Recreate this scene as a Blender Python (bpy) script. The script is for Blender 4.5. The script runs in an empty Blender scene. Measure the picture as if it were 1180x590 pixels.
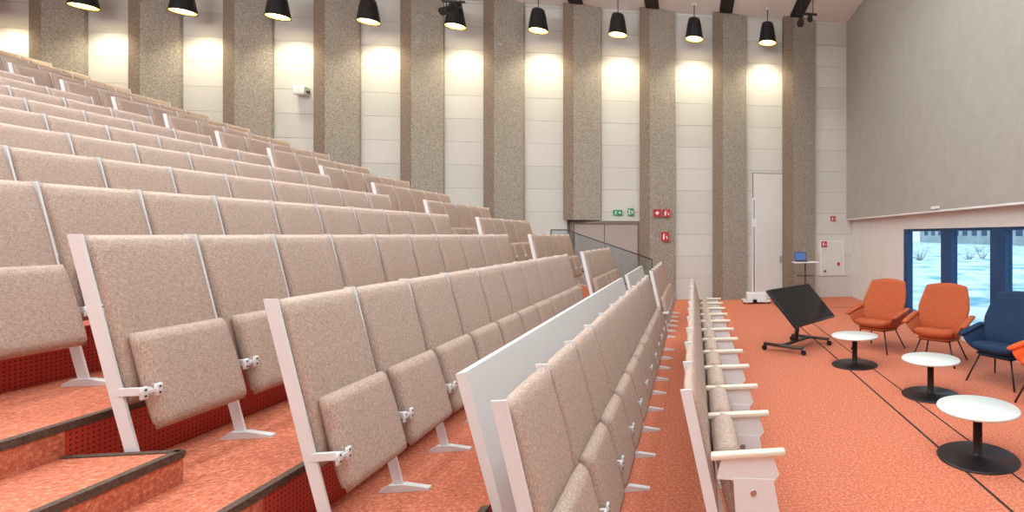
import bpy, bmesh, math, random
from mathutils import Vector, Matrix, Euler
random.seed(4)
scene = bpy.context.scene
scene.view_settings.view_transform = 'Standard'
scene.view_settings.look = 'None'

# ------------------------------------------------------------------ materials
def srgb(r, g, b):
    def f(c):
        c /= 255.0
        return c/12.92 if c <= 0.04045 else ((c+0.055)/1.055)**2.4
    return (f(r), f(g), f(b), 1.0)

def base_mat(name, col, rough=0.6, metal=0.0, emit=None, estr=0.0, spec=0.5):
    m = bpy.data.materials.new(name); m.use_nodes = True
    b = m.node_tree.nodes['Principled BSDF']
    b.inputs['Base Color'].default_value = col
    b.inputs['Roughness'].default_value = rough
    b.inputs['Metallic'].default_value = metal
    b.inputs['Specular IOR Level'].default_value = spec
    if emit:
        b.inputs['Emission Color'].default_value = emit
        b.inputs['Emission Strength'].default_value = estr
    return m

def noise_mat(name, cols, scale, rough=0.9, bump=0.0, bscale=None, detail=4, stretch=(1,1,1), spec=0.3, pos=None, bdist=0.004, nrough=0.7):
    m = base_mat(name, cols[0], rough, spec=spec)
    nt = m.node_tree; N = nt.nodes; L = nt.links
    b = N['Principled BSDF']
    tc = N.new('ShaderNodeTexCoord'); mp = N.new('ShaderNodeMapping')
    mp.inputs['Scale'].default_value = stretch
    L.new(tc.outputs['Object'], mp.inputs['Vector'])
    n = N.new('ShaderNodeTexNoise'); n.inputs['Scale'].default_value = scale; n.inputs['Detail'].default_value = detail
    n.inputs['Roughness'].default_value = nrough
    L.new(mp.outputs[0], n.inputs['Vector'])
    r = N.new('ShaderNodeValToRGB')
    el = r.color_ramp.elements
    if pos is None:
        pos = [0.32 + 0.36*i/(len(cols)-1) for i in range(len(cols))]
    el[0].position = pos[0]; el[0].color = cols[0]
    el[1].position = pos[-1]; el[1].color = cols[-1]
    for i in range(1, len(cols)-1):
        e = el.new(pos[i]); e.color = cols[i]
    L.new(n.outputs['Fac'], r.inputs['Fac'])
    L.new(r.outputs['Color'], b.inputs['Base Color'])
    if bump:
        bp = N.new('ShaderNodeBump'); bp.inputs['Strength'].default_value = bump; bp.inputs['Distance'].default_value = bdist
        if bscale:
            n2 = N.new('ShaderNodeTexNoise'); n2.inputs['Scale'].default_value = bscale; n2.inputs['Detail'].default_value = 3
            L.new(mp.outputs[0], n2.inputs['Vector']); L.new(n2.outputs['Fac'], bp.inputs['Height'])
        else:
            L.new(n.outputs['Fac'], bp.inputs['Height'])
        L.new(bp.outputs[0], b.inputs['Normal'])
    return m

def weave_mat(name, dark, light):
    m = base_mat(name, light, 0.95, spec=0.2)
    nt = m.node_tree; N = nt.nodes; L = nt.links; b = N['Principled BSDF']
    tc = N.new('ShaderNodeTexCoord')
    outs=[]
    for st in ((120,50,520),(120,520,50)):
        mp = N.new('ShaderNodeMapping'); mp.inputs['Scale'].default_value = st
        L.new(tc.outputs['Object'], mp.inputs['Vector'])
        n = N.new('ShaderNodeTexNoise'); n.inputs['Scale'].default_value=1.0; n.inputs['Detail'].default_value=2
        L.new(mp.outputs[0], n.inputs['Vector']); outs.append(n.outputs['Fac'])
    a = N.new('ShaderNodeMath'); a.operation='ADD'; L.new(outs[0],a.inputs[0]); L.new(outs[1],a.inputs[1])
    h = N.new('ShaderNodeMapRange'); h.inputs['From Min'].default_value=0.68; h.inputs['From Max'].default_value=1.32
    L.new(a.outputs[0],h.inputs['Value'])
    mx = N.new('ShaderNodeMixRGB'); L.new(h.outputs[0],mx.inputs[0]); mx.inputs[1].default_value=dark; mx.inputs[2].default_value=light
    L.new(mx.outputs[0],b.inputs['Base Color'])
    bp = N.new('ShaderNodeBump'); bp.inputs['Strength'].default_value=0.12; bp.inputs['Distance'].default_value=0.0015
    L.new(a.outputs[0],bp.inputs['Height']); L.new(bp.outputs[0],b.inputs['Normal'])
    return m

M_carpet = noise_mat('orange_carpet', [srgb(128,62,42), srgb(200,112,84), srgb(246,182,152)], 45, 0.95, 0.3, 150, detail=10, nrough=0.85, pos=[0.30,0.5,0.70])
M_fabric = weave_mat('beige_fabric', srgb(146,125,113), srgb(214,192,178))
M_white = base_mat('white_metal', srgb(228,232,234), 0.35)
M_bolt = base_mat('bolt_dark', srgb(90,88,86), 0.4, 0.8)
M_wood = noise_mat('pale_wood', [srgb(222,212,194), srgb(234,226,210)], 12, 0.5, stretch=(1,12,12))
M_pillar = noise_mat('wood_wool_board', [srgb(110,104,95), srgb(156,149,138), srgb(188,181,170)], 34, 0.95, 0.3, 90, detail=8, bdist=0.008)
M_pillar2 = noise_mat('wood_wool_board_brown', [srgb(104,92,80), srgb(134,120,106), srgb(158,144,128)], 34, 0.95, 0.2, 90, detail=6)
M_grey = noise_mat('grey_acoustic_plaster', [srgb(162,160,153), srgb(169,167,160)], 3, 0.9)
M_whitewall = noise_mat('white_wall_paint', [srgb(214,215,213), srgb(222,223,221)], 2, 0.8)
M_ceil = base_mat('ceiling_white', srgb(240,242,242), 0.8)
M_dark = base_mat('dark_gap', srgb(40,36,34), 0.8)
M_seam = base_mat('board_seam', srgb(112,106,100), 0.9)
M_black = base_mat('black_metal', srgb(24,24,26), 0.4)
M_screen = base_mat('black_screen', srgb(16,16,18), 0.12)
M_blue = base_mat('blue_frame', srgb(10,60,104), 0.45)
M_nosing = noise_mat('step_nosing', [srgb(70,56,48), srgb(108,90,78)], 60, 0.6)
M_tabletop = base_mat('table_white', srgb(222,230,226), 0.4)
M_ch_or = noise_mat('rust_orange_upholstery', [srgb(158,74,44), srgb(192,98,60)], 60, 0.85, 0.3, 200)
M_ch_rd = noise_mat('bright_orange_upholstery', [srgb(214,78,26), srgb(236,102,46)], 60, 0.85)
M_ch_bl = noise_mat('navy_upholstery', [srgb(22,42,70), srgb(34,60,92)], 60, 0.85, 0.3, 200)
M_door = base_mat('door_taupe', srgb(168,157,150), 0.6)
M_door_fr = base_mat('door_frame_taupe', srgb(120,108,100), 0.6)
M_red = base_mat('sign_red', srgb(180,20,24), 0.5)
M_green = base_mat('sign_green', srgb(20,130,84), 0.5, emit=srgb(0,150,90), estr=0.15)
M_signw = base_mat('sign_white', srgb(236,238,238), 0.5)
M_steel = base_mat('steel', srgb(170,170,172), 0.3, 0.9)
M_lapscreen = base_mat('laptop_screen', srgb(60,90,150), 0.3, emit=srgb(90,120,180), estr=0.3)
M_lampin = base_mat('lamp_glow', srgb(255,235,150), 0.5, emit=(1.0,0.82,0.40,1), estr=9)
M_lampinner = base_mat('lamp_reflector', srgb(230,190,90), 0.4, emit=(1.0,0.66,0.20,1), estr=2.0)

def perf_mat():
    m = base_mat('red_perforated_riser', srgb(176,30,18), 0.55)
    nt = m.node_tree; N = nt.nodes; L = nt.links; b = N['Principled BSDF']
    tc = N.new('ShaderNodeTexCoord'); sp = N.new('ShaderNodeSeparateXYZ'); L.new(tc.outputs['Object'], sp.inputs[0])
    def frac(o):
        a = N.new('ShaderNodeMath'); a.operation='MULTIPLY'; a.inputs[1].default_value = 1/0.024; L.new(o, a.inputs[0])
        f = N.new('ShaderNodeMath'); f.operation='FRACT'; L.new(a.outputs[0], f.inputs[0])
        s = N.new('ShaderNodeMath'); s.operation='SUBTRACT'; s.inputs[1].default_value=0.5; L.new(f.outputs[0], s.inputs[0])
        q = N.new('ShaderNodeMath'); q.operation='MULTIPLY'; L.new(s.outputs[0], q.inputs[0]); L.new(s.outputs[0], q.inputs[1])
        return q.outputs[0]
    a = N.new('ShaderNodeMath'); a.operation='ADD'; L.new(frac(sp.outputs['Y']), a.inputs[0]); L.new(frac(sp.outputs['Z']), a.inputs[1])
    c = N.new('ShaderNodeMath'); c.operation='LESS_THAN'; c.inputs[1].default_value=0.05; L.new(a.outputs[0], c.inputs[0])
    mx = N.new('ShaderNodeMixRGB'); L.new(c.outputs[0], mx.inputs[0])
    mx.inputs[1].default_value = srgb(190,60,44); mx.inputs[2].default_value = srgb(96,22,14)
    L.new(mx.outputs[0], b.inputs['Base Color'])
    return m
M_perf = perf_mat()

def board_mat():
    m = base_mat('white_wall_board', srgb(222,214,202), 0.75)
    nt = m.node_tree; N = nt.nodes; L = nt.links; b = N['Principled BSDF']
    tc = N.new('ShaderNodeTexCoord'); sp = N.new('ShaderNodeSeparateXYZ'); L.new(tc.outputs['Object'], sp.inputs[0])
    def fl(o, s, off=0):
        a = N.new('ShaderNodeMath'); a.operation='MULTIPLY_ADD'; a.inputs[1].default_value=1/s; a.inputs[2].default_value=off; L.new(o, a.inputs[0])
        f = N.new('ShaderNodeMath'); f.operation='FLOOR'; L.new(a.outputs[0], f.inputs[0]); return f.outputs[0]
    cb = N.new('ShaderNodeCombineXYZ'); L.new(fl(sp.outputs['X'],1.952,0.5), cb.inputs[0]); L.new(fl(sp.outputs['Z'],0.6), cb.inputs[2])
    w = N.new('ShaderNodeTexWhiteNoise'); L.new(cb.outputs[0], w.inputs['Vector'])
    mx = N.new('ShaderNodeMixRGB'); L.new(w.outputs['Value'], mx.inputs[0])
    mx.inputs[1].default_value = srgb(202,203,198); mx.inputs[2].default_value = srgb(211,212,207)
    L.new(mx.outputs[0], b.inputs['Base Color'])
    return m
M_board = board_mat()

def glass_mat():
    m = bpy.data.materials.new('clear_glass'); m.use_nodes = True
    nt = m.node_tree; N = nt.nodes; L = nt.links
    for n in list(N): N.remove(n)
    o = N.new('ShaderNodeOutputMaterial'); t = N.new('ShaderNodeBsdfTransparent'); g = N.new('ShaderNodeBsdfGlossy')
    t.inputs[0].default_value = (0.86,0.94,0.97,1); g.inputs['Roughness'].default_value = 0.05
    mx = N.new('ShaderNodeMixShader'); mx.inputs[0].default_value = 0.07
    L.new(t.outputs[0], mx.inputs[1]); L.new(g.outputs[0], mx.inputs[2]); L.new(mx.outputs[0], o.inputs[0])
    return m
M_glass = glass_mat()

# ------------------------------------------------------------------ mesh builder
class B:
    def __init__(s):
        s.v=[]; s.f=[]; s.m=[]; s.sm=[]; s.mats=[]
    def mi(s, mat):
        if mat not in s.mats: s.mats.append(mat)
        return s.mats.index(mat)
    def add(s, verts, faces, mat, smooth=False):
        o=len(s.v); s.v += [tuple(x) for x in verts]
        k=s.mi(mat)
        for f in faces:
            s.f.append([o+i for i in f]); s.m.append(k); s.sm.append(smooth)
    def box(s, lo, hi, mat, M=None):
        x0,y0,z0=lo; x1,y1,z1=hi
        vs=[Vector(p) for p in [(x0,y0,z0),(x1,y0,z0),(x1,y1,z0),(x0,y1,z0),(x0,y0,z1),(x1,y0,z1),(x1,y1,z1),(x0,y1,z1)]]
        if M: vs=[M@p for p in vs]
        s.add(vs,[(0,3,2,1),(4,5,6,7),(0,1,5,4),(1,2,6,5),(2,3,7,6),(3,0,4,7)],mat)
    def rbox(s, lo, hi, mat, bev=0.006, seg=2, M=None):
        bm=bmesh.new(); bmesh.ops.create_cube(bm,size=1)
        c=(Vector(lo)+Vector(hi))/2; d=Vector(hi)-Vector(lo)
        for v in bm.verts: v.co=Vector((v.co.x*d.x,v.co.y*d.y,v.co.z*d.z))+c
        bmesh.ops.bevel(bm,geom=list(bm.edges),offset=bev,segments=seg,profile=0.5,affect='EDGES')
        bm.verts.ensure_lookup_table()
        vs=[(M@v.co if M else v.co.copy()) for v in bm.verts]
        bm.verts.index_update()
        fs=[[v.index for v in f.verts] for f in bm.faces]
        s.add(vs,fs,mat,True); bm.free()
    def prism(s, pts, axis, a, b_, mat, M=None):
        def mk(p,t):
            if axis=='y': return Vector((p[0],t,p[1]))
            if axis=='z': return Vector((p[0],p[1],t))
            return Vector((t,p[0],p[1]))
        n=len(pts); vs=[mk(p,a) for p in pts]+[mk(p,b_) for p in pts]
        if M: vs=[M@v for v in vs]
        fs=[list(range(n)),list(range(2*n-1,n-1,-1))]
        for i in range(n):
            j=(i+1)%n; fs.append([i,i+n,j+n,j])
        s.add(vs,fs,mat)
    def cyl(s, p0, p1, r0, r1, mat, n=20, smooth=True, caps=True):
        p0=Vector(p0); p1=Vector(p1); d=(p1-p0).normalized()
        u=d.orthogonal().normalized(); w=d.cross(u)
        vs=[]
        for p,r in ((p0,r0),(p1,r1)):
            for i in range(n):
                a=2*math.pi*i/n; vs.append(p+u*math.cos(a)*r+w*math.sin(a)*r)
        s.add(vs,[[i,(i+1)%n,n+(i+1)%n,n+i] for i in range(n)],mat,smooth)
        if caps: s.add(vs,[list(range(n-1,-1,-1)),list(range(n,2*n))],mat)
    def lathe(s, prof, mat, n=32, c=(0,0,0)):
        vs=[]
        for r,z in prof:
            for i in range(n):
                a=2*math.pi*i/n; vs.append((c[0]+r*math.cos(a),c[1]+r*math.sin(a),c[2]+z))
        fs=[]
        for k in range(len(prof)-1):
            for i in range(n):
                j=(i+1)%n; fs.append([k*n+i,k*n+j,(k+1)*n+j,(k+1)*n+i])
        s.add(vs,fs,mat,True)
    def tube(s, pts, r, mat, n=10):
        for a,b_ in zip(pts[:-1],pts[1:]): s.cyl(a,b_,r,r,mat,n)
    def cushion(s, fn, mat, nu=12, nv=14, p=8):
        def prof(u,v): return (max(0,(1-abs(u)**p))*max(0,(1-abs(v)**p)))**0.4
        def warp(i,n):
            t=-1+2*i/n; return math.sin(t*math.pi/2)*0.5+t*0.5 if abs(t)<1 else t
        vs=[];
        for side in (1,-1):
            for j in range(nv+1):
                for i in range(nu+1):
                    u=warp(i,nu); v=warp(j,nv); vs.append(fn(u,v,side*prof(u,v)))
        o=(nu+1)*(nv+1); fs=[]
        for j in range(nv):
            for i in range(nu):
                a=j*(nu+1)+i
                fs.append([a,a+1,a+nu+2,a+nu+1]); fs.append([o+a+nu+1,o+a+nu+2,o+a+1,o+a])
        s.add(vs,fs,mat,True)
    def mesh(s,name,merge=True):
        me=bpy.data.meshes.new(name); me.from_pydata(s.v,[],s.f)
        for m in s.mats: me.materials.append(m)
        for p,k,sm in zip(me.polygons,s.m,s.sm): p.material_index=k; p.use_smooth=sm
        bm=bmesh.new(); bm.from_mesh(me)
        if merge: bmesh.ops.remove_doubles(bm,verts=bm.verts,dist=0.00005)
        bmesh.ops.recalc_face_normals(bm,faces=bm.faces)
        bm.to_mesh(me); bm.free(); me.update()
        return me
    def obj(s,name,loc=(0,0,0),rot=(0,0,0),merge=True):
        return place(s.mesh(name,merge),name,loc,rot)
def place(me,name,loc=(0,0,0),rot=(0,0,0)):
    o=bpy.data.objects.new(name,me); scene.collection.objects.link(o)
    o.location=loc; o.rotation_euler=rot; return o

# ------------------------------------------------------------------ camera
F=610.0; H=1.8
cam=bpy.data.cameras.new('camera'); co=bpy.data.objects.new('camera',cam); scene.collection.objects.link(co)
cam.sensor_width=36; cam.lens=F/1180*36; cam.sensor_fit='HORIZONTAL'
cam.shift_x=(590-890)/1180; cam.shift_y=(270-295)/1180
cam.clip_start=0.05; cam.clip_end=500
co.location=(0,0,H); co.rotation_euler=(math.radians(90),0,-math.atan(90/610))
scene.camera=co

# ------------------------------------------------------------------ room
YW=14.78; ZC=7.87; XG=4.33; XL=4.5; XB=-18.4; YN=-3.5; P=1.952
b=B(); b.box((XB,YN,-0.2),(XL+0.2,YW+0.3,0),M_carpet); b.obj('floor')
b=B(); b.box((XB,YN,ZC),(XL+0.2,YW+0.3,ZC+0.2),M_ceil)
b.obj('ceiling')
b=B()
b.box((XB,YW,0),(XL+0.2,YW+0.3,ZC),M_seam)
for k in range(-9,2):
    cx=P*k
    z=0.0
    while z<ZC-0.01:
        z1=min(z+0.6,ZC)
        b.box((cx-0.56,YW-0.03,z+0.004),(cx+0.56,YW+0.001,z1-0.003),M_board)
        z+=0.6
z=0
while z<ZC-0.01:
    z1=min(z+0.6,ZC); b.box((P*1.5+0.42,YW-0.03,z+0.004),(XG+0.2,YW+0.001,z1-0.003),M_board); z+=0.6
b.obj('wall_far')
# acoustic pillars
for k in range(-10,2):
    c=P*(k+0.5)
    b=B()
    zb=2.18 if k==-2 else 0.0
    pts=[(c-0.47,YW-0.031),(c-0.47,YW-0.27),(c-0.20,YW-0.30),(c+0.46,YW-0.12),(c+0.46,YW-0.031)]
    V=[(x,y,z) for z in (zb,ZC) for x,y in pts]
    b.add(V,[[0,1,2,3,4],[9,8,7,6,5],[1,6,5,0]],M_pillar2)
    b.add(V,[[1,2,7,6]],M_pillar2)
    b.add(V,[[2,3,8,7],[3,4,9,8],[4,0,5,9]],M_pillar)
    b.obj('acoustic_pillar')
    b=B(); b.box((c-0.3,11.2,ZC-0.05),(c+0.05,YW-0.35,ZC),M_dark); b.obj('trim_ceiling_slot')
b=B(); b.box((XB-0.2,YN,0),(XB,YW+0.3,ZC),M_whitewall); b.obj('wall_left')
b=B(); b.box((XB,YN-0.2,0),(XL+0.2,YN,ZC),M_whitewall); b.obj('wall_near')
b=B()
b.box((XG,YN,2.236),(XL+0.2,YW-0.031,ZC),M_grey)
b.box((XG-0.001,YN,2.205),(XL+0.2,YW-0.031,2.236),M_white)
WY0,WY1,WT,WB=2.6,11.0,1.91,0.06
b.box((XL,WY1,0),(XL+0.2,YW-0.031,2.205),M_whitewall)
b.box((XL,YN,0),(XL+0.2,WY0,2.205),M_whitewall)
b.box((XL,WY0,WT),(XL+0.2,WY1,2.205),M_whitewall)
b.box((XL,WY0,0),(XL+0.2,WY1,WB),M_whitewall)
b.obj('wall_right')
edges=[11.0,9.05,7.4,5.8,4.2,2.6]
for i in range(len(edges)-1):
    b=B(); y1,y0=edges[i],edges[i+1]
    w=0.2 
    xa,xb=XL+0.02,XL+0.14
    b.box((xa,y0,WB),(xb,y0+w,WT),M_blue); b.box((xa,y1-w,WB),(xb,y1,WT),M_blue)
    b.box((xa,y0+w,WB),(xb,y1-w,WB+0.14),M_blue); b.box((xa,y0+w,WT-0.05),(xb,y1-w,WT),M_blue)
    b.box((XL+0.09,y0+w,WB+0.14),(XL+0.096,y1-w,WT-0.05),M_glass)
    b.obj('window_%d'%(i+1))
b=B(); b.box((XG+0.16,WY1,0),(XL,YW-0.031,0.06),M_whitewall); b.obj('baseboard_right')

# outside
snow=noise_mat('snow_ground',[srgb(120,190,214),srgb(206,232,242),srgb(248,252,255)],0.35,0.9,pos=[0.40,0.47,0.54],detail=8)
b=B(); b.box((XL+0.3,-40,-0.5),(140,140,-0.3),snow); b.obj('snowy_ground')
M_bush=noise_mat('bush_bark',[srgb(120,136,140),srgb(170,180,180)],3,0.9)
for i in range(6):
    y=random.uniform(34,60); x=random.uniform(0.42,0.66)*y
    b=B(); 
    for j in range(16):
        a=random.uniform(0,6.28); hgt=random.uniform(0.4,1.1); r=random.uniform(0.2,1.0)
        b.cyl((r*0.2*math.cos(a),r*0.2*math.sin(a),0),(math.cos(a)*r,math.sin(a)*r,hgt),0.02,0.006,M_bush,5)
    b.obj('bare_shrub',(x,y,-0.3))
M_bld=noise_mat('distant_facade',[srgb(156,166,170),srgb(190,196,198)],0.5,0.8)
b=B(); b.box((60,60,-0.3),(75,135,5),M_bld); b.prism([(59,5),(76,5),(67.5,7)],'y',59,136,snow)
for i in range(18): b.box((59.9,62+4*i,1.5),(60,64+4*i,3.5),M_blue)
b.obj('distant_building')

# ------------------------------------------------------------------ seating platform
NR=16
def Xr(n): return -1.9-0.9*n
def Zr(n): return 0.33+0.3*n
def Yn(n): return 2.75+0.14*n
def Yf(n): return 9.55+0.14*n
PITCH=0.565
YP0=-2.5
b=B()
for n in range(0,NR+1):
    x1=-1.10 if n==0 else Xr(n-1)-0.05
    x0=Xr(n)-0.05 if n<NR else XB+0.02
    y1=min(Yf(n)+5*PITCH+0.25,YW-0.33)
    z=Zr(n); y0=YP0
    v=[(x0,y0,0),(x1,y0,0),(x1,y1,0),(x0,y1,0),(x0,y0,z),(x1,y0,z),(x1,y1,z),(x0,y1,z)]
    b.add(v,[(4,5,6,7)],M_carpet)
    ys=[y0,Yn(n)-0.16,Yn(n)+10*PITCH,Yf(n)-0.1,y1]
    for (ya,yb,mm) in zip(ys[:-1],ys[1:],(M_carpet,M_perf,M_carpet,M_perf)):
        b.add([(x1,ya,0),(x1,yb,0),(x1,yb,z),(x1,ya,z)],[(0,1,2,3)],mm)
    b.add(v,[(0,1,5,4),(2,3,7,6),(0,3,2,1),(3,0,4,7)],M_whitewall)
    if n<NR:
        for ya,yb in ((YP0,Yn(n)-0.02),(Yn(n)+10*PITCH+0.06,Yf(n)-0.06)):
            hx1=x0+0.47; hz=z+0.15
            v=[(x0,ya,z),(hx1,ya,z),(hx1,yb,z),(x0,yb,z),(x0,ya,hz),(hx1,ya,hz),(hx1,yb,hz),(x0,yb,hz)]
            b.add(v,[(4,5,6,7),(1,2,6,5),(0,1,5,4),(2,3,7,6)],M_carpet)
            b.box((hx1-0.03,ya,hz),(hx1+0.006,yb,hz+0.006),M_nosing)
            b.box((hx1,ya,hz-0.03),(hx1+0.006,yb,hz),M_nosing)
            b.box((x0,yb-0.025,hz),(hx1,yb+0.006,hz+0.006),M_nosing)
            b.box((x0,yb,hz-0.02),(hx1+0.006,yb+0.006,hz),M_nosing)
    for ya,yb in ((YP0,Yn(n)+0.3),(Yn(n-1)+10*PITCH+0.06,Yf(n)+0.1)):
        b.box((x1-0.035,ya,z),(x1+0.006,yb,z+0.006),M_nosing)
        b.box((x1,ya,z-0.03),(x1+0.006,yb,z),M_nosing)
b.box((-1.10,YP0,0),(-0.80,2.0,0.165),M_carpet)
b.obj('seating_platform',merge=False)

# ------------------------------------------------------------------ seats
def bx(h,HT,lean): return -0.01+lean*(HT-h)/HT
def make_seat(name,HT=1.17,lean=0.24,ends=0,arms=False,pitch=PITCH):
    b=B(); hw=pitch/2-0.009
    h0,h1=0.36,HT-0.003
    ang=math.atan2(lean,HT)
    fwd=Vector((math.cos(ang),0,math.sin(ang)))
    def back(u,v,w):
        h=h0+(h1-h0)*(v+1)/2
        k=0.022*math.cos(v*math.pi/2)
        c=Vector((bx(h,HT,lean)+k-0.008,u*hw*(1-0.008*max(0,v)**6),h))
        c.x-=0.010*(1-u*u)
        return c+fwd*w*0.030
    b.cushion(back,M_fabric,10,14,p=14)
    pw=hw-0.02
    p0,p1=(0.24,0.70) if not arms else (0.22,0.74)
    def pan(u,v,w):
        h=p0+(p1-p0)*(v+1)/2
        off=(0.066 if not arms else 0.115)+0.022*(1-v)/2
        c=Vector((bx(h,HT,lean)+off,u*pw*(1-0.02*(v+1)/2),h))
        th=(0.040 if not arms else 0.062)+0.006*math.cos(v*1.4)
        return c+fwd*w*th
    b.cushion(pan,M_fabric,10,12,p=14)
    sides=[-1]+([1] if ends else [])
    for s in sides:
        y=s*pitch/2
        t=0.006
        xt,xb=bx(HT,HT,lean),bx(0,HT,lean)
        xm=bx(0.4,HT,lean)
        b.prism([(xt-0.048,HT+0.002),(xt+0.006,HT+0.002),(xm+0.018,0.4),(xb+0.02,0.03),(xb-0.03,0.03),(xm-0.035,0.4)],'y',y-t,y+t,M_white)
        b.prism([(xb-0.10,0.0),(xb+0.16,0.0),(xb+0.16,0.012),(xb+0.03,0.04),(xb-0.05,0.04),(xb-0.10,0.012)],'y',y-0.02,y+0.02,M_white)
        if not arms:
            x0=bx(0.43,HT,lean); xf=x0+0.128
            b.box((x0,y-0.010,0.415),(xf,y+0.010,0.450),M_white)
            for dy in (-0.034,0.034):
                b.rbox((xf-0.004,y+dy-0.016,0.402),(xf+0.010,y+dy+0.016,0.462),M_white,0.004,1)
                b.cyl((xf+0.010,y+dy,0.447),(xf+0.013,y+dy,0.447),0.005,0.005,M_bolt,8)
                b.cyl((xf+0.010,y+dy,0.418),(xf+0.013,y+dy,0.418),0.005,0.005,M_bolt,8)
            b.box((xf-0.002,y-0.05,0.426),(xf+0.007,y+0.05,0.440),M_white)
        else:
            b.rbox((0.09,y-0.025,0.692),(0.46,y+0.025,0.724),M_wood,0.008,2)
            b.prism([(0.14,0.69),(0.40,0.69),(0.43,0.60),(0.40,0.56),(0.12,0.60)],'y',y-0.012,y+0.012,M_white)
            b.prism([(0.20,0.60),(0.40,0.58),(0.45,0.30),(0.42,0.0),(0.25,0.0),(0.22,0.30)],'y',y-0.015,y+0.015,M_white)
            b.cyl((0.30,y-0.02,0.52),(0.30,y+0.02,0.52),0.016,0.016,M_steel,12)
    return b.mesh(name)
seat_me=make_seat('auditorium_seat'); seat_end=make_seat('auditorium_seat_end',ends=1)
def seatrow(x,y0,z,n,me=seat_me,mee=seat_end,pitch=PITCH):
    for i in range(n):
        place(mee if i==n-1 else me,'auditorium_seat',(x,y0+pitch*(i+0.5),z))
for n in range(NR):
    seatrow(Xr(n),Yn(n),Zr(n),10)
    seatrow(Xr(n),Yf(n),Zr(n),5 if n<15 else 4)
seatrow(-0.70,2.13,0,11)
seatrow(-0.72,9.4,0,5)
a_me=make_seat('armrest_seat',HT=1.04,lean=0.20,arms=True,pitch=0.58)
a_end=make_seat('armrest_seat_end',HT=1.04,lean=0.20,arms=True,pitch=0.58,ends=1)
for i in range(11):
    place(a_end if i==10 else a_me,'armrest_seat',(-0.01,2.62+0.58*(i+0.5),0))

def barrier(y0,y1):
    b=B()
    b.prism([(-1.215,1.08),(-1.165,1.09),(-0.965,0.27),(-1.01,0.26)],'y',y0,y1,M_white)
    n=max(2,int((y1-y0)/1.4))
    for i in range(n+1):
        y=y0+0.1+(y1-y0-0.2)*i/n
        b.box((-1.05,y-0.02,0),(-1.01,y+0.02,0.42),M_white)
        b.box((-1.07,y-0.04,0),(-0.90,y+0.04,0.012),M_white)
    b.obj('barrier_panel')
barrier(2.93,9.0); barrier(9.6,12.3)

# glass guard
b=B()
yy=12.95
def gz(x): return 1.20+(-1.0-x)*0.36
pts=[(-1.0,0.42),(-1.0,gz(-1.0)),(-2.95,gz(-2.95)),(-3.3,gz(-2.95)),(-3.3,1.05),(-2.9,1.02)]
b.prism(pts,'y',yy-0.006,yy+0.006,M_glass)
def bar(p,q,r=0.014): b.cyl((p[0],yy,p[1]),(q[0],yy,q[1]),r,r,M_bolt,8)
for p,q in zip(pts,pts[1:]+pts[:1]): bar(p,q)
bar((-1.0,0.0),(-1.0,1.2)); bar((-3.3,0.0),(-3.3,gz(-2.95)))
b.obj('glass_stair_guard',(0,0,0))

# ------------------------------------------------------------------ door, signs
b=B(); dx0,dx1=-3.16,-1.50
yd=YW-0.14
b.box((dx0-0.08,yd,0),(dx0,YW-0.035,2.16),M_door_fr); b.box((dx1,yd,0),(dx1+0.06,YW-0.035,2.16),M_door_fr)
b.box((dx0,yd,2.08),(dx1,YW-0.035,2.16),M_door_fr)
mid=(dx0+dx1)/2-0.05
b.box((dx0+0.01,yd+0.03,0.01),(mid-0.008,yd+0.08,2.075),M_door); b.box((mid+0.008,yd+0.03,0.01),(dx1-0.01,yd+0.08,2.075),M_door)
b.box((mid-0.01,yd+0.07,0.01),(mid+0.01,yd+0.09,2.075),M_dark)
for s in (-1,1):
    b.cyl((mid+s*0.1,yd-0.03,0.75),(mid+s*0.1,yd-0.03,1.35),0.014,0.014,M_steel,8)
    b.cyl((mid+s*0.1,yd-0.03,0.8),(mid+s*0.1,yd+0.03,0.8),0.01,0.01,M_steel,8); b.cyl((mid+s*0.1,yd-0.03,1.3),(mid+s*0.1,yd+0.03,1.3),0.01,0.01,M_steel,8)
b.obj('door_1')

def sign(name,x,z,w,h,mat,icon,y=YW-0.36):
    b=B(); b.box((x-w/2,y-0.02,z-h/2),(x+w/2,y,z+h/2),mat)
    yy=y-0.021
    def rect(cx,cz,ww,hh,rot=0,m=M_signw):
        c,s_=math.cos(rot),math.sin(rot); vs=[]
        for a,d in ((-ww/2,-hh/2),(ww/2,-hh/2),(ww/2,hh/2),(-ww/2,hh/2)):
            vs.append((x+cx+a*c-d*s_,yy-0.001,z+cz+a*s_+d*c))
        b.add(vs,[(0,1,2,3)],m)
    if icon=='exit':
        rect(-w*0.22,h*0.27,h*0.16,h*0.16); rect(-w*0.22,h*0.02,h*0.14,h*0.32,-0.3)
        rect(-w*0.14,h*0.08,h*0.3,h*0.07,0.4); rect(-w*0.31,-h*0.24,h*0.3,h*0.09,0.6); rect(-w*0.15,-h*0.22,h*0.3,h*0.09,-0.9)
        rect(w*0.2,0,w*0.28,h*0.12); rect(w*0.29,h*0.09,h*0.3,h*0.1,-0.75); rect(w*0.29,-h*0.09,h*0.3,h*0.1,0.75)
    elif icon=='ext':
        rect(-w*0.15,-h*0.08,w*0.22,h*0.5); rect(-w*0.15,h*0.26,w*0.1,h*0.12); rect(-w*0.02,h*0.26,w*0.2,h*0.06,-0.5)
        rect(w*0.25,-h*0.1,w*0.14,h*0.35,0.3)
    elif icon=='alarm':
        rect(0,0,w*0.4,h*0.4,0.785)
    b.obj(name)
sign('exit_sign',-2.04,2.38,0.24,0.15,M_green,'exit',y=YW-0.06); sign('exit_sign',-1.70,2.40,0.16,0.2,M_green,'exit',y=YW-0.06)
sign('fire_alarm_button',-0.98,2.37,0.2,0.2,M_red,'alarm',y=YW-0.30)
sign('fire_hose_sign',-0.74,2.37,0.2,0.2,M_red,'ext',y=YW-0.24)
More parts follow.
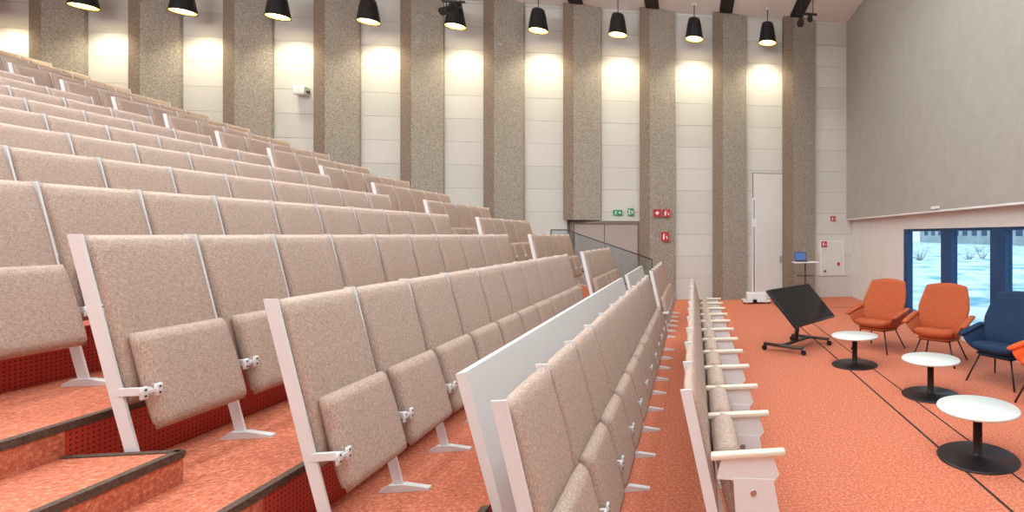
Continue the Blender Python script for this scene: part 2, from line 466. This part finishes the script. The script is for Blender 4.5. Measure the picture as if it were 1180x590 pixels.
sign('fire_extinguisher_sign',-0.78,1.74,0.2,0.24,M_red,'ext',y=YW-0.25)
sign('fire_extinguisher_sign',3.66,1.52,0.16,0.16,M_red,'ext',y=YW-0.071)
sign('fire_hose_sign',3.93,2.25,0.14,0.14,M_red,'ext',y=YW-0.04)
b=B(); b.box((3.55,YW-0.06,0.62),(4.25,YW-0.031,1.62),M_signw); b.box((3.58,YW-0.07,0.65),(4.22,YW-0.055,1.2),M_whitewall)
b.box((3.58,YW-0.07,1.22),(4.22,YW-0.055,1.60),M_whitewall)
b.box((3.66,YW-0.09,0.72),(3.72,YW-0.07,0.78),M_bolt); b.box((4.05,YW-0.09,0.9),(4.12,YW-0.07,1.0),M_red); b.obj('fire_hose_cabinet')
sx=-9.75
b=B(); b.rbox((sx,YW-0.22,5.24),(sx+0.26,YW-0.03,5.46),M_signw,0.02); b.box((sx+0.26,YW-0.15,5.29),(sx+0.31,YW-0.1,5.35),M_bolt); b.obj('wall_speaker')
b=B(); b.box((XG-0.03,8.9,2.26),(XG,9.2,2.31),M_signw); b.obj('wall_light_fitting')

b=B()
b.box((1.50,13.75,0.10),(1.60,13.85,2.75),M_white); b.box((1.485,13.735,2.0),(1.615,13.865,2.2),M_white)
b.box((1.53,13.745,0.3),(1.57,13.75,2.7),M_steel)
b.box((1.25,13.55,0.05),(1.95,13.65,0.10),M_white); b.box((1.25,13.95,0.05),(1.95,14.05,0.10),M_white); b.box((1.5,13.55,0.05),(1.6,14.05,0.10),M_white)
for x in (1.28,1.92):
    for y in (13.6,14.0): b.cyl((x,y-0.015,0.028),(x,y+0.015,0.028),0.028,0.028,M_black,12)
b.rbox((1.35,13.62,0.10),(1.85,13.98,0.28),M_white,0.02)
b.obj('white_screen_lift_stand')
b=B(); b.box((1.62,YW-0.05,0),(2.5,YW-0.031,3.5),M_whitewall); b.box((1.62,YW-0.055,0),(1.635,YW-0.031,3.5),M_bolt); b.box((1.60,YW-0.055,3.5),(2.52,YW-0.031,3.515),M_seam)
b.box((2.38,YW-0.09,1.0),(2.42,YW-0.05,1.2),M_steel); b.obj('door_2')

# laptop lectern
b=B(); x,y=2.90,13.7
b.cyl((x,y,0.04),(x,y,1.05),0.02,0.02,M_bolt,10)
b.box((x-0.3,y-0.02,0.04),(x+0.3,y+0.02,0.07),M_bolt); b.box((x-0.02,y-0.25,0.04),(x+0.02,y+0.25,0.07),M_bolt)
for a,c in ((0.28,0),(-0.28,0),(0,0.23),(0,-0.23)): b.cyl((x+a-0.01,y+c,0.03),(x+a+0.01,y+c,0.03),0.03,0.03,M_black,12)
b.rbox((x-0.33,y-0.22,1.05),(x+0.33,y+0.22,1.08),M_signw,0.008)
b.rbox((x-0.27,y-0.12,1.08),(x+0.05,y+0.10,1.10),M_black,0.004)
Mx=Matrix.Translation((x-0.11,y+0.10,1.10))@Matrix.Rotation(math.radians(-15),4,'X')
b.box((-0.16,0,0),(0.16,0.012,0.23),M_black,Mx); b.box((-0.145,-0.002,0.015),(0.145,0,0.215),M_lapscreen,Mx)
b.box((x-0.2,y-0.15,0.7),(x+0.2,y+0.15,0.72),M_bolt)
b.obj('laptop_lectern')

# ------------------------------------------------------------------ tilted screen on trolley
b=B()
u=Vector((0.66,0.75,0)).normalized(); hdir=Vector((0.75,-0.66,0)).normalized()
dn=(hdir*0.70+Vector((0,0,-0.71))).normalized(); nrm=u.cross(dn); 
if nrm.z<0: nrm=-nrm
c=Vector((1.69,8.2,0.70))
Mx=Matrix(((u.x,dn.x,nrm.x,c.x),(u.y,dn.y,nrm.y,c.y),(u.z,dn.z,nrm.z,c.z),(0,0,0,1)))
b.rbox((-0.64,-0.36,-0.03),(0.64,0.36,0.012),M_black,0.006,2,Mx)
b.box((-0.62,-0.34,0.012),(0.62,0.34,0.0135),M_screen,Mx)
b.box((-0.2,-0.2,-0.09),(0.2,0.2,-0.03),M_black,Mx)
g=Vector((c.x,c.y,0))-hdir*0.12
b.cyl((g.x,g.y,0.10),(c.x-hdir.x*0.06,c.y-hdir.y*0.06,0.62),0.035,0.035,M_bolt,12)
for s in (-1,1):
    a=g+u*s*0.42
    p=a-hdir*0.32; q=a+hdir*0.38
    b.tube([(p.x,p.y,0.10),(q.x,q.y,0.10)],0.025,M_bolt)
    for r_ in (p,q):
        b.cyl((r_.x-u.x*0.015,r_.y-u.y*0.015,0.04),(r_.x+u.x*0.015,r_.y+u.y*0.015,0.04),0.04,0.04,M_black,14)
        b.cyl((r_.x,r_.y,0.04),(r_.x,r_.y,0.10),0.012,0.012,M_steel,8)
a=g-u*0.42; d=g+u*0.42
b.tube([(a.x,a.y,0.10),(d.x,d.y,0.10)],0.025,M_bolt)
b.obj('tilting_display_trolley')

b=B(); b.box((2.03,-3,0),(2.05,14.2,0.004),M_dark); b.obj('trim_1')
b=B(); b.box((2.36,-3,0),(2.375,14.2,0.004),M_dark); b.obj('trim_2')
b=B(); b.box((3.0,12.6,0),(XL,12.63,0.004),M_dark); b.obj('trim_3')

# ------------------------------------------------------------------ tables
def table(x,y):
    b=B()
    b.lathe([(0.0,0.385),(0.300,0.385),(0.315,0.392),(0.318,0.402),(0.314,0.411),(0.0,0.412)],M_tabletop,48)
    b.lathe([(0.0,0.0),(0.315,0.0),(0.318,0.008),(0.305,0.016),(0.05,0.022),(0.036,0.04),(0.036,0.37),(0.12,0.378),(0.12,0.385),(0.0,0.385)],M_black,48)
    b.obj('round_side_table',(x,y,0))
table(2.26,3.98); table(2.62,5.61); table(2.19,7.06)

# ------------------------------------------------------------------ lounge chairs (face +X locally)
def lounge(x,y,rot,mat):
    b=B()
    def sq(u,v,k=0.35): return u*math.sqrt(1-k*v*v/2), v*math.sqrt(1-k*u*u/2)
    def back(u,v,w):
        a,c_=sq(u,v,0.40 if v>0 else 0.2)
        h=0.40+0.68*(c_+1)/2
        hw=0.37-0.03*abs(c_)-0.015*max(0,c_)
        xx=-0.20-0.20*(h-0.40)/0.68+0.10*u*u*(1-0.3*max(0,v))-0.02*math.sin(v*2)
        return Vector((xx+w*0.045,a*hw,h+w*0.012))
    b.cushion(back,mat,14,16,p=6)
    def seat(u,v,w):
        a,c_=sq(u,v,0.3)
        return Vector((0.02+c_*0.29,a*0.29,0.40+0.035*(c_)+w*0.065+0.02*u*u))
    b.cushion(seat,mat,12,12,p=6)
    def under(u,v,w):
        a,c_=sq(u,v,0.5)
        return Vector((-0.01+c_*0.27,a*0.27,0.335+0.02*c_+w*0.03))
    b.cushion(under,mat,8,8,p=6)
    for s in (-1,1):
        def arm(u,v,w):
            a,c_=sq(u,v,0.5)
            xx=-0.03+a*0.30
            top=0.60-0.05*a
            h=0.38+(top-0.38)*(c_+1)/2
            yy=s*(0.28+0.11*((c_+1)/2)**1.3)
            return Vector((xx+0.04*c_,yy+s*w*0.028,h+w*0.0))
        b.cushion(arm,mat,12,10,p=5)
        def pad(u,v,w):
            a,c_=sq(u,v,0.4)
            return Vector((0.03+a*0.27,s*(0.405+c_*0.05),0.60-0.05*a+w*0.022))
        b.cushion(pad,mat,10,6,p=5)
        b.tube([(0.18,s*0.20,0.33),(0.30,s*0.31,0.0)],0.011,M_black)
        b.tube([(-0.16,s*0.20,0.33),(-0.32,s*0.30,0.0)],0.011,M_black)
        b.tube([(0.18,s*0.20,0.325),(-0.16,s*0.20,0.325)],0.011,M_black)
    b.tube([(0.18,-0.20,0.325),(0.18,0.20,0.325)],0.011,M_black); b.tube([(-0.16,-0.20,0.325),(-0.16,0.20,0.325)],0.011,M_black)
    b.obj('lounge_armchair',(x,y,0),(0,0,math.radians(rot)))
def at(px,c): 
    x=(px-800)*c/616.6; return x,(c-0.146*x)/0.9893
x,y=at(1012,8.3); lounge(x,y,-138,M_ch_or)
x,y=at(1082,7.5); lounge(x,y,-134,M_ch_or)
x,y=at(1156,6.45); lounge(x,y,-152,M_ch_bl)
x,y=at(1222,5.5); lounge(x,y,-165,M_ch_rd)

# ------------------------------------------------------------------ pendant lamps
YL=14.12
lb=B()
lb.lathe([(0.0,0.55),(0.13,0.55),(0.15,0.53),(0.18,0.40),(0.24,0.02),(0.245,0.0),(0.232,0.0),(0.226,0.02),(0.16,0.38)],M_black,32)
lb.lathe([(0.226,0.015),(0.19,0.2),(0.0,0.2)],M_lampinner,32)
lb.lathe([(0.0,0.03),(0.17,0.03),(0.17,0.08),(0.0,0.08)],M_lampin,24)
lb.cyl((0,0,0.55),(0,0,0.93),0.012,0.012,M_bolt,8); lb.cyl((0,0,0.90),(0,0,0.93),0.06,0.06,M_signw,16)
lamp_me=lb.mesh('pendant_lamp',False)
for k in range(-8,2):
    place(lamp_me,'pendant_lamp',(P*k,YL,6.94))
    l=bpy.data.lights.new('pendant_bulb','SPOT'); l.energy=165; l.color=(1.0,0.92,0.66); l.spot_size=math.radians(120); l.spot_blend=0.9; l.shadow_soft_size=0.1
    o=bpy.data.objects.new('pendant_bulb',l); scene.collection.objects.link(o); o.location=(P*k,YL,6.92)
    o.rotation_euler=(math.radians(8),0,0)

def spot(x,y,z):
    b=B(); b.cyl((x,y,z+0.1),(x,y,ZC),0.012,0.012,M_black,8)
    b.cyl((x-0.05,y-0.12,z-0.08),(x+0.03,y+0.12,z+0.10),0.09,0.07,M_black,16)
    b.cyl((x+0.2,y-0.1,z+0.05),(x+0.25,y+0.1,z+0.2),0.07,0.06,M_black,16)
    b.box((x-0.1,y-0.03,z+0.2),(x+0.4,y+0.03,z+0.24),M_black)
    b.cyl((x+0.3,y,z+0.22),(x+0.3,y,ZC),0.012,0.012,M_black,8)
    b.obj('track_spotlight')
spot(-5.75,13.4,7.05); spot(2.65,13.0,7.1)

# ------------------------------------------------------------------ added fill lights, out of view
def area(name,loc,sx,sy,e,col,rot=(0,0,0)):
    l=bpy.data.lights.new(name,'AREA'); l.shape='RECTANGLE'; l.size=sx; l.size_y=sy; l.energy=e; l.color=col
    o=bpy.data.objects.new(name,l); scene.collection.objects.link(o); o.location=loc; o.rotation_euler=rot
COL=(0.90,0.985,1.0)
for x in (-14,-9,-4,1.5):  # bare area lights added overhead for even room brightness, no fixtures modelled
    area('added_overhead_fill',(x,0.5,ZC-0.05),3.5,4.5,300,COL)
    area('added_overhead_fill',(x,6.0,ZC-0.05),3.5,4.5,230,COL)
for x in (-12,-6,0):  # unseen housings with upward fill, added to brighten the ceiling
    b=B(); b.box((x-1.5,9.0,6.93),(x+1.5,9.4,6.99),M_white)
    b.cyl((x-1.2,9.2,6.99),(x-1.2,9.2,ZC-0.002),0.01,0.01,M_bolt,6); b.cyl((x+1.2,9.2,6.99),(x+1.2,9.2,ZC-0.002),0.01,0.01,M_bolt,6)
    b.obj('added_uplight_housing')
    area('added_ceiling_fill',(x,9.2,7.02),2.8,0.3,190,COL,(math.pi-math.radians(15),0,0))

w=bpy.data.worlds.new('world'); scene.world=w; w.use_nodes=True
w.node_tree.nodes['Background'].inputs[0].default_value=(0.74,0.90,1.0,1); w.node_tree.nodes['Background'].inputs[1].default_value=1.7
